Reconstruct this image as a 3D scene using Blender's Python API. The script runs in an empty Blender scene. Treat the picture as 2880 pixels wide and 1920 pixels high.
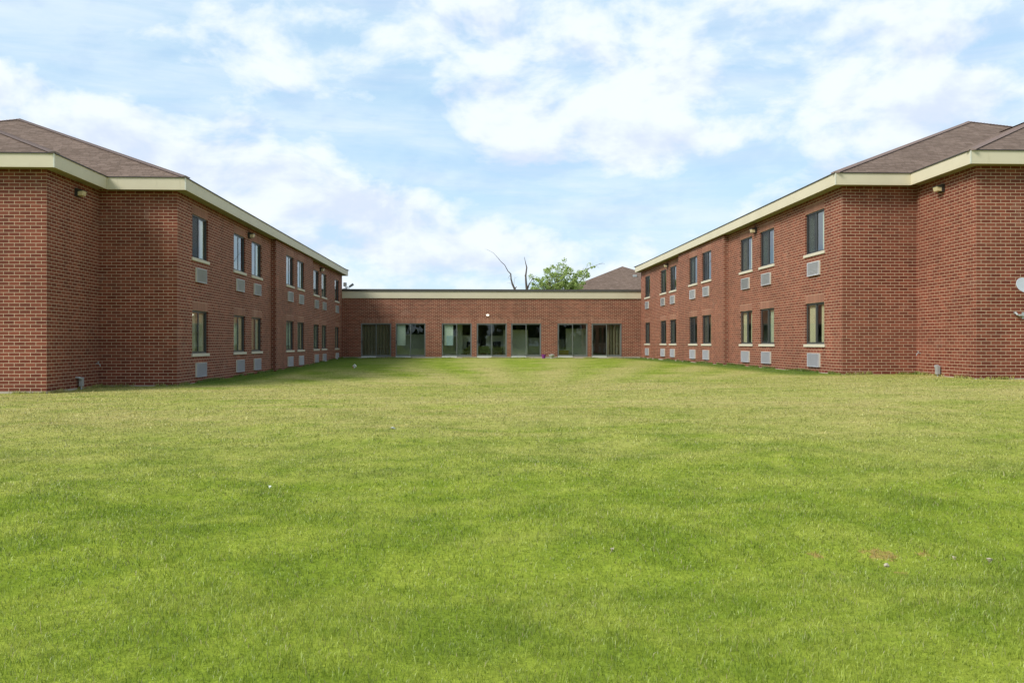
import bpy, math, random
import numpy as np
from mathutils import Vector, Matrix, noise as mnoise
random.seed(7); rng = np.random.default_rng(7)
S = bpy.context.scene; C = S.collection
PI = math.pi; R = math.radians

# ------------------------------------------------------------------ helpers
class MB:
    """collects faces; build() links them as one mesh object"""
    def __init__(s): s.v=[]; s.f=[]; s.m=[]; s.uv=[]
    def poly(s, pts, uvs=None, mat=0):
        n=len(s.v); s.v += [tuple(p) for p in pts]; s.f.append(tuple(range(n,n+len(pts)))); s.m.append(mat)
        if uvs is None: uvs=boxuv(pts)
        s.uv += list(uvs)
    def box(s, x0,x1,y0,y1,z0,z1, mat=0):
        a=[(x0,y0,z0),(x1,y0,z0),(x1,y1,z0),(x0,y1,z0),(x0,y0,z1),(x1,y0,z1),(x1,y1,z1),(x0,y1,z1)]
        for q in ((3,2,1,0),(4,5,6,7),(0,1,5,4),(1,2,6,5),(2,3,7,6),(3,0,4,7)): s.poly([a[i] for i in q], mat=mat)
    def tube(s, pts, rad, n=8, mat=0, cap=True):
        pts=[Vector(p) for p in pts]; rad = rad if isinstance(rad,(list,tuple)) else [rad]*len(pts)
        rings=[]
        for i,p in enumerate(pts):
            d=(pts[min(i+1,len(pts)-1)]-pts[max(i-1,0)]).normalized()
            a=d.cross(Vector((0,0,1)) if abs(d.z)<.9 else Vector((1,0,0))).normalized(); b=d.cross(a)
            rings.append([p+(a*math.cos(2*PI*k/n)+b*math.sin(2*PI*k/n))*rad[i] for k in range(n)])
        for i in range(len(pts)-1):
            for k in range(n):
                s.poly([rings[i][k],rings[i][(k+1)%n],rings[i+1][(k+1)%n],rings[i+1][k]],mat=mat)
        if cap: s.poly(rings[0],mat=mat); s.poly(rings[-1][::-1],mat=mat)
    def lathe(s, prof, n=20, mat=0, c=(0,0,0), M=None):
        rings=[]
        for r,z in prof:
            ring=[Vector((c[0]+r*math.cos(2*PI*k/n),c[1]+r*math.sin(2*PI*k/n),c[2]+z)) for k in range(n)]
            if M is not None: ring=[M@p for p in ring]
            rings.append(ring)
        for i in range(len(rings)-1):
            for k in range(n): s.poly([rings[i][k],rings[i][(k+1)%n],rings[i+1][(k+1)%n],rings[i+1][k]],mat=mat)
    def build(s, name, mats, parent=None, smooth=False, bevel=0, weld=False):
        me=bpy.data.meshes.new(name); me.from_pydata(s.v,[],s.f)
        ul=me.uv_layers.new(name='UVMap'); ul.data.foreach_set('uv',np.array(s.uv,dtype=np.float32).ravel())
        for m in (mats if isinstance(mats,(list,tuple)) else [mats]): me.materials.append(m)
        me.polygons.foreach_set('material_index',s.m)
        if weld or bevel:
            import bmesh
            bm=bmesh.new(); bm.from_mesh(me); bmesh.ops.remove_doubles(bm,verts=bm.verts,dist=1e-5)
            bmesh.ops.recalc_face_normals(bm,faces=bm.faces)
            if bevel: bmesh.ops.bevel(bm,geom=list(bm.edges),offset=bevel,segments=2,affect='EDGES',profile=.6)
            bm.to_mesh(me); bm.free()
        if smooth: me.polygons.foreach_set('use_smooth',[True]*len(me.polygons))
        o=bpy.data.objects.new(name,me); C.objects.link(o)
        if parent: o.parent=parent
        return o
def boxuv(pts):
    a=Vector(pts[1])-Vector(pts[0]); b=Vector(pts[-1])-Vector(pts[0]); n=a.cross(b)
    if abs(n.z)>=max(abs(n.x),abs(n.y)): return [(p[0],p[1]) for p in pts]
    if abs(n.x)>abs(n.y): return [(p[1],p[2]) for p in pts]
    return [(p[0],p[2]) for p in pts]
def tag(o,label=None,cat=None,group=None,kind=None):
    if label: o['label']=label
    if cat: o['category']=cat
    if group: o['group']=group
    if kind: o['kind']=kind
    return o
def empty(name,loc=(0,0,0),rz=0):
    o=bpy.data.objects.new(name,None); C.objects.link(o); o.location=loc; o.rotation_euler=(0,0,rz); o.empty_display_size=.3
    return o
def copy_tree(o,parent=None):
    c=o.copy(); C.objects.link(c); c.parent=parent
    for ch in list(o.children): copy_tree(ch,c)
    return c

# ------------------------------------------------------------------ materials
def newmat(name):
    m=bpy.data.materials.new(name); m.use_nodes=True; nt=m.node_tree; nt.nodes.clear()
    out=nt.nodes.new('ShaderNodeOutputMaterial'); return m,nt,out
def N(nt,t,**kw):
    n=nt.nodes.new(t)
    for k,v in kw.items():
        if k.startswith('i_'): n.inputs[k[2:].replace('_',' ')].default_value=v
        else: setattr(n,k,v)
    return n
def math_(nt,op,a,b=None,c=None,clamp=False):
    n=nt.nodes.new('ShaderNodeMath'); n.operation=op; n.use_clamp=clamp
    for i,x in enumerate((a,b,c)):
        if x is None: continue
        if isinstance(x,(int,float)): n.inputs[i].default_value=x
        else: nt.links.new(x,n.inputs[i])
    return n.outputs[0]
def mixc(nt,f,a,b,mode='MIX'):
    n=nt.nodes.new('ShaderNodeMix'); n.data_type='RGBA'; n.blend_type=mode
    for sock,x in ((n.inputs[0],f),(n.inputs[6],a),(n.inputs[7],b)):
        if isinstance(x,(int,float)): sock.default_value=x
        elif isinstance(x,tuple): sock.default_value=x+(1,) if len(x)==3 else x
        else: nt.links.new(x,sock)
    return n.outputs[2]
def sstep(nt,x,a,b,o0=0,o1=1):
    n=nt.nodes.new('ShaderNodeMapRange'); n.interpolation_type='SMOOTHSTEP'
    nt.links.new(x,n.inputs[0]); n.inputs[1].default_value=a; n.inputs[2].default_value=b; n.inputs[3].default_value=o0; n.inputs[4].default_value=o1
    return n.outputs[0]
def noise(nt,vec,scale,detail=4,rough=.55,dist=0):
    n=N(nt,'ShaderNodeTexNoise'); n.inputs['Scale'].default_value=scale; n.inputs['Detail'].default_value=detail
    n.inputs['Roughness'].default_value=rough; n.inputs['Distortion'].default_value=dist
    if vec is not None: nt.links.new(vec,n.inputs['Vector'])
    return n
def simple(name,col,rough=.6,metal=0,var=.12,nscale=6,bump=0,spec=.4,bscale=60,rnd=0):
    m,nt,out=newmat(name); p=N(nt,'ShaderNodeBsdfPrincipled'); nt.links.new(p.outputs[0],out.inputs[0])
    tc=N(nt,'ShaderNodeTexCoord'); n=noise(nt,tc.outputs['Object'],nscale,5)
    c=mixc(nt,n.outputs[0],tuple(x*(1-var) for x in col),tuple(min(1,x*(1+var)) for x in col)); 
    if rnd:
        oi=N(nt,'ShaderNodeObjectInfo'); sc=N(nt,'ShaderNodeVectorMath',operation='SCALE'); nt.links.new(c,sc.inputs[0]); nt.links.new(math_(nt,'MULTIPLY_ADD',oi.outputs['Random'],rnd,1-rnd/2),sc.inputs[3]); c=sc.outputs[0]
    nt.links.new(c,p.inputs['Base Color'])
    p.inputs['Roughness'].default_value=rough; p.inputs['Metallic'].default_value=metal; p.inputs['Specular IOR Level'].default_value=spec
    if bump:
        b=N(nt,'ShaderNodeBump'); b.inputs['Strength'].default_value=bump; b.inputs['Distance'].default_value=.01
        n2=noise(nt,tc.outputs['Object'],bscale,3); nt.links.new(n2.outputs[0],b.inputs['Height']); nt.links.new(b.outputs[0],p.inputs['Normal'])
    return m
def brickmat(name,bw,bh,offset,c1,c2,mort,ms=.0062):
    m,nt,out=newmat(name); p=N(nt,'ShaderNodeBsdfPrincipled'); nt.links.new(p.outputs[0],out.inputs[0])
    uv=N(nt,'ShaderNodeUVMap',uv_map='UVMap')
    geo=N(nt,'ShaderNodeNewGeometry')
    w=noise(nt,geo.outputs['Position'],3.0,2)
    wob=N(nt,'ShaderNodeVectorMath',operation='MULTIPLY_ADD'); nt.links.new(w.outputs[1],wob.inputs[0]); wob.inputs[1].default_value=(.004,.004,0); nt.links.new(uv.outputs[0],wob.inputs[2])
    b=N(nt,'ShaderNodeTexBrick'); nt.links.new(wob.outputs[0],b.inputs['Vector'])
    b.offset=offset; b.offset_frequency=2; b.squash=1
    for k,v in (('Scale',1),('Mortar Size',ms),('Mortar Smooth',.12),('Bias',0),('Brick Width',bw),('Row Height',bh)): b.inputs[k].default_value=v
    b.inputs['Color1'].default_value=c1+(1,); b.inputs['Color2'].default_value=c2+(1,); b.inputs['Mortar'].default_value=mort+(1,)
    # weathering: broad stain, fine grain
    big=noise(nt,geo.outputs['Position'],.35,5,.6); fine=noise(nt,geo.outputs['Position'],38,4,.7)
    streak=N(nt,'ShaderNodeMapping'); streak.inputs['Scale'].default_value=(2.2,2.2,.22); nt.links.new(geo.outputs['Position'],streak.inputs[0])
    st=noise(nt,streak.outputs[0],1.2,5,.6)
    k=math_(nt,'MULTIPLY_ADD',big.outputs[0],.62,.69); k2=math_(nt,'MULTIPLY_ADD',fine.outputs[0],.5,.75); k3=math_(nt,'MULTIPLY_ADD',st.outputs[0],.55,.725)
    kk=math_(nt,'MULTIPLY',math_(nt,'MULTIPLY',k,k2),k3)
    g=N(nt,'ShaderNodeVectorMath',operation='SCALE'); nt.links.new(kk,g.inputs[3])
    mp2=N(nt,'ShaderNodeMapping'); mp2.inputs['Location'].default_value=(9,4,3); nt.links.new(geo.outputs['Position'],mp2.inputs[0]); eff=noise(nt,mp2.outputs[0],.9,7,.68,.6).outputs[0]
    nt.links.new(mixc(nt,sstep(nt,eff,.58,.80,0,.30),b.outputs[0],(.42,.33,.26)),g.inputs[0])
    nt.links.new(g.outputs[0],p.inputs['Base Color']); p.inputs['Roughness'].default_value=.85; p.inputs['Specular IOR Level'].default_value=.25
    bp=N(nt,'ShaderNodeBump'); bp.inputs['Strength'].default_value=.5; bp.inputs['Distance'].default_value=.006
    hh=math_(nt,'ADD',math_(nt,'MULTIPLY',b.outputs[1],-1),math_(nt,'MULTIPLY',fine.outputs[0],.3))
    nt.links.new(hh,bp.inputs['Height']); nt.links.new(bp.outputs[0],p.inputs['Normal'])
    return m
M={}
BR1=(.136,.035,.021); BR2=(.226,.065,.038); MORT=(.56,.435,.30)
M['brick']=brickmat('brick',.3048,.1016,.5,BR1,BR2,MORT)
M['soldier']=brickmat('soldier brick',.1016,.3048,0,(.20,.075,.048),(.265,.10,.064),(.60,.44,.31),ms=.0075)
M['concrete']=simple('concrete',(.40,.36,.29),.9,var=.25,nscale=3,bump=.4)
M['sill']=simple('limestone',(.55,.50,.40),.8,var=.12,nscale=8,bump=.2)
def fasciamat():
    m,nt,out=newmat('painted fascia'); p=N(nt,'ShaderNodeBsdfPrincipled'); nt.links.new(p.outputs[0],out.inputs[0])
    geo=N(nt,'ShaderNodeNewGeometry'); a=noise(nt,geo.outputs['Position'],.8,5,.65)
    mp=N(nt,'ShaderNodeMapping'); mp.inputs['Scale'].default_value=(3,3,.5); nt.links.new(geo.outputs['Position'],mp.inputs[0]); s=noise(nt,mp.outputs[0],2,6,.7)
    c=mixc(nt,a.outputs[0],(.52,.465,.335),(.65,.585,.44)); c=mixc(nt,sstep(nt,s.outputs[0],.58,.78,0,.35),c,(.33,.29,.19))
    nt.links.new(c,p.inputs['Base Color']); p.inputs['Roughness'].default_value=.55; p.inputs['Specular IOR Level'].default_value=.3
    return m
M['fascia']=fasciamat()
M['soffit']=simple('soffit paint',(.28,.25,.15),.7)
M['drip']=simple('dark drip edge',(.045,.04,.035),.5)
M['cap']=simple('dark metal coping',(.075,.07,.062),.45,var=.25,nscale=2)
def shingle(name,c1,c2):
    m,nt,out=newmat(name); p=N(nt,'ShaderNodeBsdfPrincipled'); nt.links.new(p.outputs[0],out.inputs[0])
    uv=N(nt,'ShaderNodeUVMap',uv_map='UVMap'); b=N(nt,'ShaderNodeTexBrick'); nt.links.new(uv.outputs[0],b.inputs['Vector'])
    b.offset=.37; b.offset_frequency=3; b.squash=.7; b.squash_frequency=2
    for k,v in (('Scale',1),('Mortar Size',.007),('Mortar Smooth',.5),('Bias',-.1),('Brick Width',.34),('Row Height',.145)): b.inputs[k].default_value=v
    b.inputs['Color1'].default_value=c1+(1,); b.inputs['Color2'].default_value=c2+(1,); b.inputs['Mortar'].default_value=tuple(x*.45 for x in c1)+(1,)
    f=noise(nt,uv.outputs[0],60,3,.8); a=noise(nt,uv.outputs[0],.6,5,.6)
    k=math_(nt,'MULTIPLY',math_(nt,'MULTIPLY_ADD',f.outputs[0],.6,.7),math_(nt,'MULTIPLY_ADD',a.outputs[0],.4,.8))
    g=N(nt,'ShaderNodeVectorMath',operation='SCALE'); nt.links.new(b.outputs[0],g.inputs[0]); nt.links.new(k,g.inputs[3]); nt.links.new(g.outputs[0],p.inputs['Base Color'])
    p.inputs['Roughness'].default_value=.95; p.inputs['Specular IOR Level'].default_value=.15
    bp=N(nt,'ShaderNodeBump'); bp.inputs['Strength'].default_value=.7; bp.inputs['Distance'].default_value=.012
    nt.links.new(math_(nt,'SUBTRACT',f.outputs[0],b.outputs[1]),bp.inputs['Height']); nt.links.new(bp.outputs[0],p.inputs['Normal'])
    return m
M['shingle']=shingle('asphalt shingles',(.140,.098,.075),(.225,.162,.130))
M['hipcap']=simple('hip cap shingles',(.21,.155,.14),.95,var=.2,nscale=9)
M['frame']=simple('dark bronze aluminium',(.055,.058,.058),.4,spec=.5)
M['doorframe']=simple('grey aluminium',(.15,.16,.155),.4,spec=.5)
def screenmat():
    m,nt,out=newmat('insect screen'); d=N(nt,'ShaderNodeBsdfDiffuse'); d.inputs[0].default_value=(.045,.047,.05,1); t=N(nt,'ShaderNodeBsdfTransparent'); mx=N(nt,'ShaderNodeMixShader'); mx.inputs[0].default_value=.38
    nt.links.new(t.outputs[0],mx.inputs[1]); nt.links.new(d.outputs[0],mx.inputs[2]); nt.links.new(mx.outputs[0],out.inputs[0]); return m
M['screen']=screenmat()
M['white']=simple('white painted metal',(.70,.70,.67),.5)
M['curtain']=simple('beige curtain cloth',(.74,.62,.40),.9)
M['curtain2']=simple('olive curtain cloth',(.56,.58,.42),.9)
M['drape']=simple('brown drape',(.20,.17,.115),.9)
M['backroom']=simple('shade-coloured back room wall',(.25,.25,.19),.9)  # dimness of the deeper room is put into this wall colour
M['interior']=simple('interior plaster',(.60,.58,.49),.8)
M['carpet']=simple('dark carpet',(.06,.055,.045),.95)
M['acgrey']=simple('grey louvre',(.47,.47,.51),.5,spec=.4,rnd=.3)
M['accase']=simple('putty painted case',(.60,.59,.50),.5)
M['housing']=simple('dark bronze lamp housing',(.035,.03,.028),.5)
M['amber']=simple('yellowed lamp lens',(.60,.50,.30),.25,spec=.6)
M['galv']=simple('galvanised metal',(.42,.44,.44),.45,.4)
M['stone']=simple('pale stone',(.40,.35,.26),.9,var=.25,nscale=30)
M['purple']=simple('purple plastic',(.20,.03,.22),.4)
M['bowl']=simple('grey stoneware',(.36,.38,.34),.7)
M['bark']=simple('grey bark',(.10,.08,.065),.95,var=.3,nscale=12,bump=.6)
M['darkcloth']=simple('dark upholstery',(.02,.02,.022),.9)
M['greencloth']=simple('green upholstery',(.05,.07,.035),.9)
M['paper']=simple('pale paper',(.75,.77,.72),.8)
M['bluepaper']=simple('pale blue poster',(.45,.55,.62),.6)
M['yellow']=simple('mustard plastic',(.40,.28,.05),.6)
M['dish']=simple('grey satellite dish',(.40,.43,.46),.5)
def glassmat(name,tint,ior):
    m,nt,out=newmat(name); tr=N(nt,'ShaderNodeBsdfTransparent'); tr.inputs[0].default_value=tint+(1,)
    gl=N(nt,'ShaderNodeBsdfGlossy'); gl.inputs['Roughness'].default_value=0.0; gl.inputs[0].default_value=(.92,.96,.97,1)
    fr=N(nt,'ShaderNodeFresnel'); fr.inputs[0].default_value=ior; mx=N(nt,'ShaderNodeMixShader')
    geo=N(nt,'ShaderNodeNewGeometry'); n=noise(nt,geo.outputs['Position'],1.6,2); bp=N(nt,'ShaderNodeBump'); bp.inputs['Strength'].default_value=.06; bp.inputs['Distance'].default_value=.004
    nt.links.new(n.outputs[0],bp.inputs['Height']); nt.links.new(bp.outputs[0],gl.inputs['Normal'])
    nt.links.new(math_(nt,'MULTIPLY',fr.outputs[0],math_(nt,'SUBTRACT',1,geo.outputs['Backfacing'])),mx.inputs[0]); nt.links.new(tr.outputs[0],mx.inputs[1]); nt.links.new(gl.outputs[0],mx.inputs[2]); nt.links.new(mx.outputs[0],out.inputs[0])
    return m
M['glass']=glassmat('window glass',(.88,.92,.91),2.7)
M['doorglass']=glassmat('door glass',(.84,.88,.84),1.62)
def leafmat(name,c1,c2,trans=.35):
    m,nt,out=newmat(name); d=N(nt,'ShaderNodeBsdfDiffuse'); t=N(nt,'ShaderNodeBsdfTranslucent'); mx=N(nt,'ShaderNodeMixShader'); mx.inputs[0].default_value=trans
    geo=N(nt,'ShaderNodeNewGeometry'); n=noise(nt,geo.outputs['Position'],1.5,3); r=math_(nt,'ADD',math_(nt,'MULTIPLY',geo.outputs['Random Per Island'],.5),math_(nt,'MULTIPLY',n.outputs[0],.5))
    c=mixc(nt,r,c1,c2)
    for s in (d,t): nt.links.new(c,s.inputs[0])
    nt.links.new(d.outputs[0],mx.inputs[1]); nt.links.new(t.outputs[0],mx.inputs[2]); nt.links.new(mx.outputs[0],out.inputs[0]); return m
M['leaf']=leafmat('spring leaves',(.32,.45,.12),(.58,.66,.28),.5)
M['wood']=leafmat('dark woodland leaves',(.02,.035,.012),(.05,.07,.025),.2)

# lawn colour: one node group shared by the turf sheet and the blades
def lawn_group():
    g=bpy.data.node_groups.new('lawn colour','ShaderNodeTree')
    g.interface.new_socket(name='Color',in_out='OUTPUT',socket_type='NodeSocketColor')
    g.interface.new_socket(name='Dirt',in_out='OUTPUT',socket_type='NodeSocketFloat')
    nt=g; out=nt.nodes.new('NodeGroupOutput')
    geo=N(nt,'ShaderNodeNewGeometry'); sx=N(nt,'ShaderNodeSeparateXYZ'); nt.links.new(geo.outputs['Position'],sx.inputs[0]); X,Y=sx.outputs[0],sx.outputs[1]
    cb=N(nt,'ShaderNodeCombineXYZ'); nt.links.new(X,cb.inputs[0]); nt.links.new(Y,cb.inputs[1]); P=cb.outputs[0]
    n1=noise(nt,P,.22,5,.6).outputs[0]; n2=noise(nt,P,1.1,5,.65,.4).outputs[0]; n3=noise(nt,P,7,4,.65).outputs[0]
    mpd=N(nt,'ShaderNodeMapping'); mpd.inputs['Location'].default_value=(31,17,0); nt.links.new(P,mpd.inputs[0]); n4=noise(nt,mpd.outputs[0],.5,5,.62,.5).outputs[0]
    # near green
    gcol=mixc(nt,sstep(nt,n2,.34,.66),(.182,.250,.027),(.285,.342,.046))
    gcol=mixc(nt,sstep(nt,n4,.52,.72,0,.45),gcol,(.125,.180,.026))
    # dry straw with distance and noise
    dist=math_(nt,'ADD',sstep(nt,Y,6.5,20),0)
    far=sstep(nt,Y,28,52,1,.45)
    ctr=math_(nt,'ADD',math_(nt,'MULTIPLY',math_(nt,'SUBTRACT',n1,.5),2.4),math_(nt,'MULTIPLY',math_(nt,'SUBTRACT',n2,.5),1.6))
    ms_=N(nt,'ShaderNodeMapping'); ms_.inputs['Scale'].default_value=(.16,1.0,1); ms_.inputs['Rotation'].default_value=(0,0,.05); nt.links.new(P,ms_.inputs[0]); nS=noise(nt,ms_.outputs[0],1.3,5,.6,.3).outputs[0]
    ctr=math_(nt,'ADD',ctr,math_(nt,'MULTIPLY',math_(nt,'SUBTRACT',n3,.5),.9)); ctr=math_(nt,'ADD',ctr,math_(nt,'MULTIPLY',math_(nt,'SUBTRACT',nS,.5),2.2))
    dry=math_(nt,'ADD',math_(nt,'MULTIPLY',math_(nt,'MULTIPLY',dist,far),.70),math_(nt,'MULTIPLY',ctr,math_(nt,'MULTIPLY_ADD',dist,.5,.18)),clamp=True)
    # mowing bands, faint
    band=math_(nt,'SINE',math_(nt,'ADD',math_(nt,'MULTIPLY',math_(nt,'ARCTAN2',math_(nt,'SUBTRACT',X,1.2),math_(nt,'SUBTRACT',Y,18)),46),math_(nt,'MULTIPLY',n1,5)))
    dry=math_(nt,'ADD',dry,math_(nt,'MULTIPLY',math_(nt,'MULTIPLY',band,.30),sstep(nt,Y,22,38)),clamp=True)
    # unmown, greener strip beside the side walls
    ax=math_(nt,'ABSOLUTE',math_(nt,'SUBTRACT',X,1.36)); ax=math_(nt,'ADD',ax,math_(nt,'MULTIPLY',math_(nt,'SUBTRACT',n2,.5),1.6))
    lf=math_(nt,'MULTIPLY',sstep(nt,X,-2.5,-8.5),sstep(nt,Y,36,52)); 
    strip=math_(nt,'MAXIMUM',math_(nt,'MULTIPLY',sstep(nt,ax,8.9,10.4),sstep(nt,Y,28.5,32)),math_(nt,'MULTIPLY',lf,.8))
    dry=math_(nt,'MULTIPLY',dry,math_(nt,'SUBTRACT',1,math_(nt,'MULTIPLY',strip,.9)))
    drycol=mixc(nt,n3,(.32,.29,.095),(.50,.44,.17))
    col=mixc(nt,dry,gcol,drycol)
    col=mixc(nt,math_(nt,'MULTIPLY',strip,.75),col,(.075,.130,.028))
    k=math_(nt,'MULTIPLY_ADD',n3,.5,.75); sc=N(nt,'ShaderNodeVectorMath',operation='SCALE'); nt.links.new(col,sc.inputs[0]); nt.links.new(k,sc.inputs[3]); col=sc.outputs[0]
    # bare soil spots
    dirt=None
    for (dx,dy,rx,ry) in ((3.10,6.72,.14,.15),(3.04,6.28,.06,.06),(2.58,6.70,.06,.09),(3.45,6.75,.06,.07)):
        a=math_(nt,'MULTIPLY',math_(nt,'SUBTRACT',X,dx),1/rx); b=math_(nt,'MULTIPLY',math_(nt,'SUBTRACT',Y,dy),1/ry)
        d=math_(nt,'ADD',math_(nt,'MULTIPLY',a,a),math_(nt,'MULTIPLY',b,b)); d=math_(nt,'ADD',d,math_(nt,'MULTIPLY',math_(nt,'SUBTRACT',noise(nt,P,13,4,.7).outputs[0],.5),5.5))
        q=sstep(nt,d,1.0,.1); dirt=q if dirt is None else math_(nt,'MAXIMUM',dirt,q)
    col=mixc(nt,math_(nt,'MULTIPLY',dirt,.7),col,(.40,.25,.10))
    nt.links.new(col,out.inputs[0]); nt.links.new(dirt,out.inputs[1]); return g
LG=lawn_group()
def lawnmat(name,blade):
    m,nt,out=newmat(name); g=nt.nodes.new('ShaderNodeGroup'); g.node_tree=LG; geo=N(nt,'ShaderNodeNewGeometry')
    if blade:
        r=geo.outputs['Random Per Island']; k=math_(nt,'MULTIPLY_ADD',r,.75,.80)
        sc=N(nt,'ShaderNodeVectorMath',operation='SCALE'); nt.links.new(g.outputs[0],sc.inputs[0]); nt.links.new(k,sc.inputs[3])
        r2=math_(nt,'FRACT',math_(nt,'MULTIPLY',r,37.3))
        c=mixc(nt,sstep(nt,r2,.90,.97,0,.8),sc.outputs[0],(.36,.31,.15))
        d=N(nt,'ShaderNodeBsdfDiffuse'); t=N(nt,'ShaderNodeBsdfTranslucent'); mx=N(nt,'ShaderNodeMixShader'); mx.inputs[0].default_value=.35
        gl=N(nt,'ShaderNodeBsdfGlossy'); gl.inputs['Roughness'].default_value=.45; mg=N(nt,'ShaderNodeMixShader'); mg.inputs[0].default_value=.04
        for s in (d,t): nt.links.new(c,s.inputs[0])
        nt.links.new(d.outputs[0],mx.inputs[1]); nt.links.new(t.outputs[0],mx.inputs[2]); nt.links.new(mx.outputs[0],mg.inputs[1]); nt.links.new(gl.outputs[0],mg.inputs[2]); nt.links.new(mg.outputs[0],out.inputs[0])
    else:
        p=N(nt,'ShaderNodeBsdfDiffuse'); f=noise(nt,geo.outputs['Position'],26,4,.7)
        mp=N(nt,'ShaderNodeMapping'); mp.inputs['Scale'].default_value=(1,.35,1); nt.links.new(geo.outputs['Position'],mp.inputs[0]); f2=noise(nt,mp.outputs[0],9,4,.7)
        k=math_(nt,'MULTIPLY',math_(nt,'MULTIPLY_ADD',f.outputs[0],.7,.60),math_(nt,'MULTIPLY_ADD',f2.outputs[0],.7,.65))
        sc=N(nt,'ShaderNodeVectorMath',operation='SCALE'); nt.links.new(g.outputs[0],sc.inputs[0]); nt.links.new(k,sc.inputs[3]); nt.links.new(sc.outputs[0],p.inputs[0])
        bp=N(nt,'ShaderNodeBump'); bp.inputs['Strength'].default_value=.8; bp.inputs['Distance'].default_value=.03; nt.links.new(f.outputs[0],bp.inputs['Height']); nt.links.new(bp.outputs[0],p.inputs['Normal'])
        nt.links.new(p.outputs[0],out.inputs[0])
    return m
M['turf']=lawnmat('mown turf',False); M['blade']=lawnmat('grass blades',True)

# ------------------------------------------------------------------ terrain
YN=[-400,-20,0,6,14,22,30,43,53,67,90,500]
LN=[.0,.0,.0,.0,.06,.13,.16,.20,.29,.50,.4,.4]
RN=[.0,.0,.0,.02,.22,.47,.54,.55,.52,.44,.4,.4]
def terr(x,y):
    x=np.asarray(x,float); y=np.asarray(y,float)
    l=np.interp(y,YN,LN); r=np.interp(y,YN,RN); t=np.clip((x+12)/26,0,1); h=l+(r-l)*t
    fade=np.clip((24-y)/8,0,1)
    h=h+fade*(.022*np.sin(x*1.3+.6*y+1)+.018*np.sin(1.9*y-.5*x+np.sin(x*.9)*1.2)+.012*np.sin(3.1*x+2.3*y))
    h=h-.05*np.exp(-((y-6.4-.15*(x-3))/.55)**2)*np.clip((x+.5)/2,0,1)*np.clip((9-x)/3,0,1)
    return h
def ground():
    xs=np.unique(np.concatenate([np.linspace(-600,-45,12),np.linspace(-45,-20,11),np.linspace(-20,24,111),np.linspace(24,50,11),np.linspace(50,600,12)]))
    ys=np.unique(np.concatenate([np.linspace(-400,-20,12),np.linspace(-20,30,168),np.linspace(30,90,61),np.linspace(90,700,14)]))
    XX,YY=np.meshgrid(xs,ys); ZZ=terr(XX,YY); v=np.stack([XX,YY,ZZ],-1).reshape(-1,3); nx=len(xs)
    f=[(j*nx+i,j*nx+i+1,(j+1)*nx+i+1,(j+1)*nx+i) for j in range(len(ys)-1) for i in range(nx-1)]
    me=bpy.data.meshes.new('lawn'); me.from_pydata(v.tolist(),[],f); me.materials.append(M['turf']); me.polygons.foreach_set('use_smooth',[True]*len(f))
    o=bpy.data.objects.new('lawn',me); C.objects.link(o); tag(o,'mown lawn filling the courtyard between the brick wings','lawn',kind='structure')
ground()

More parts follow.
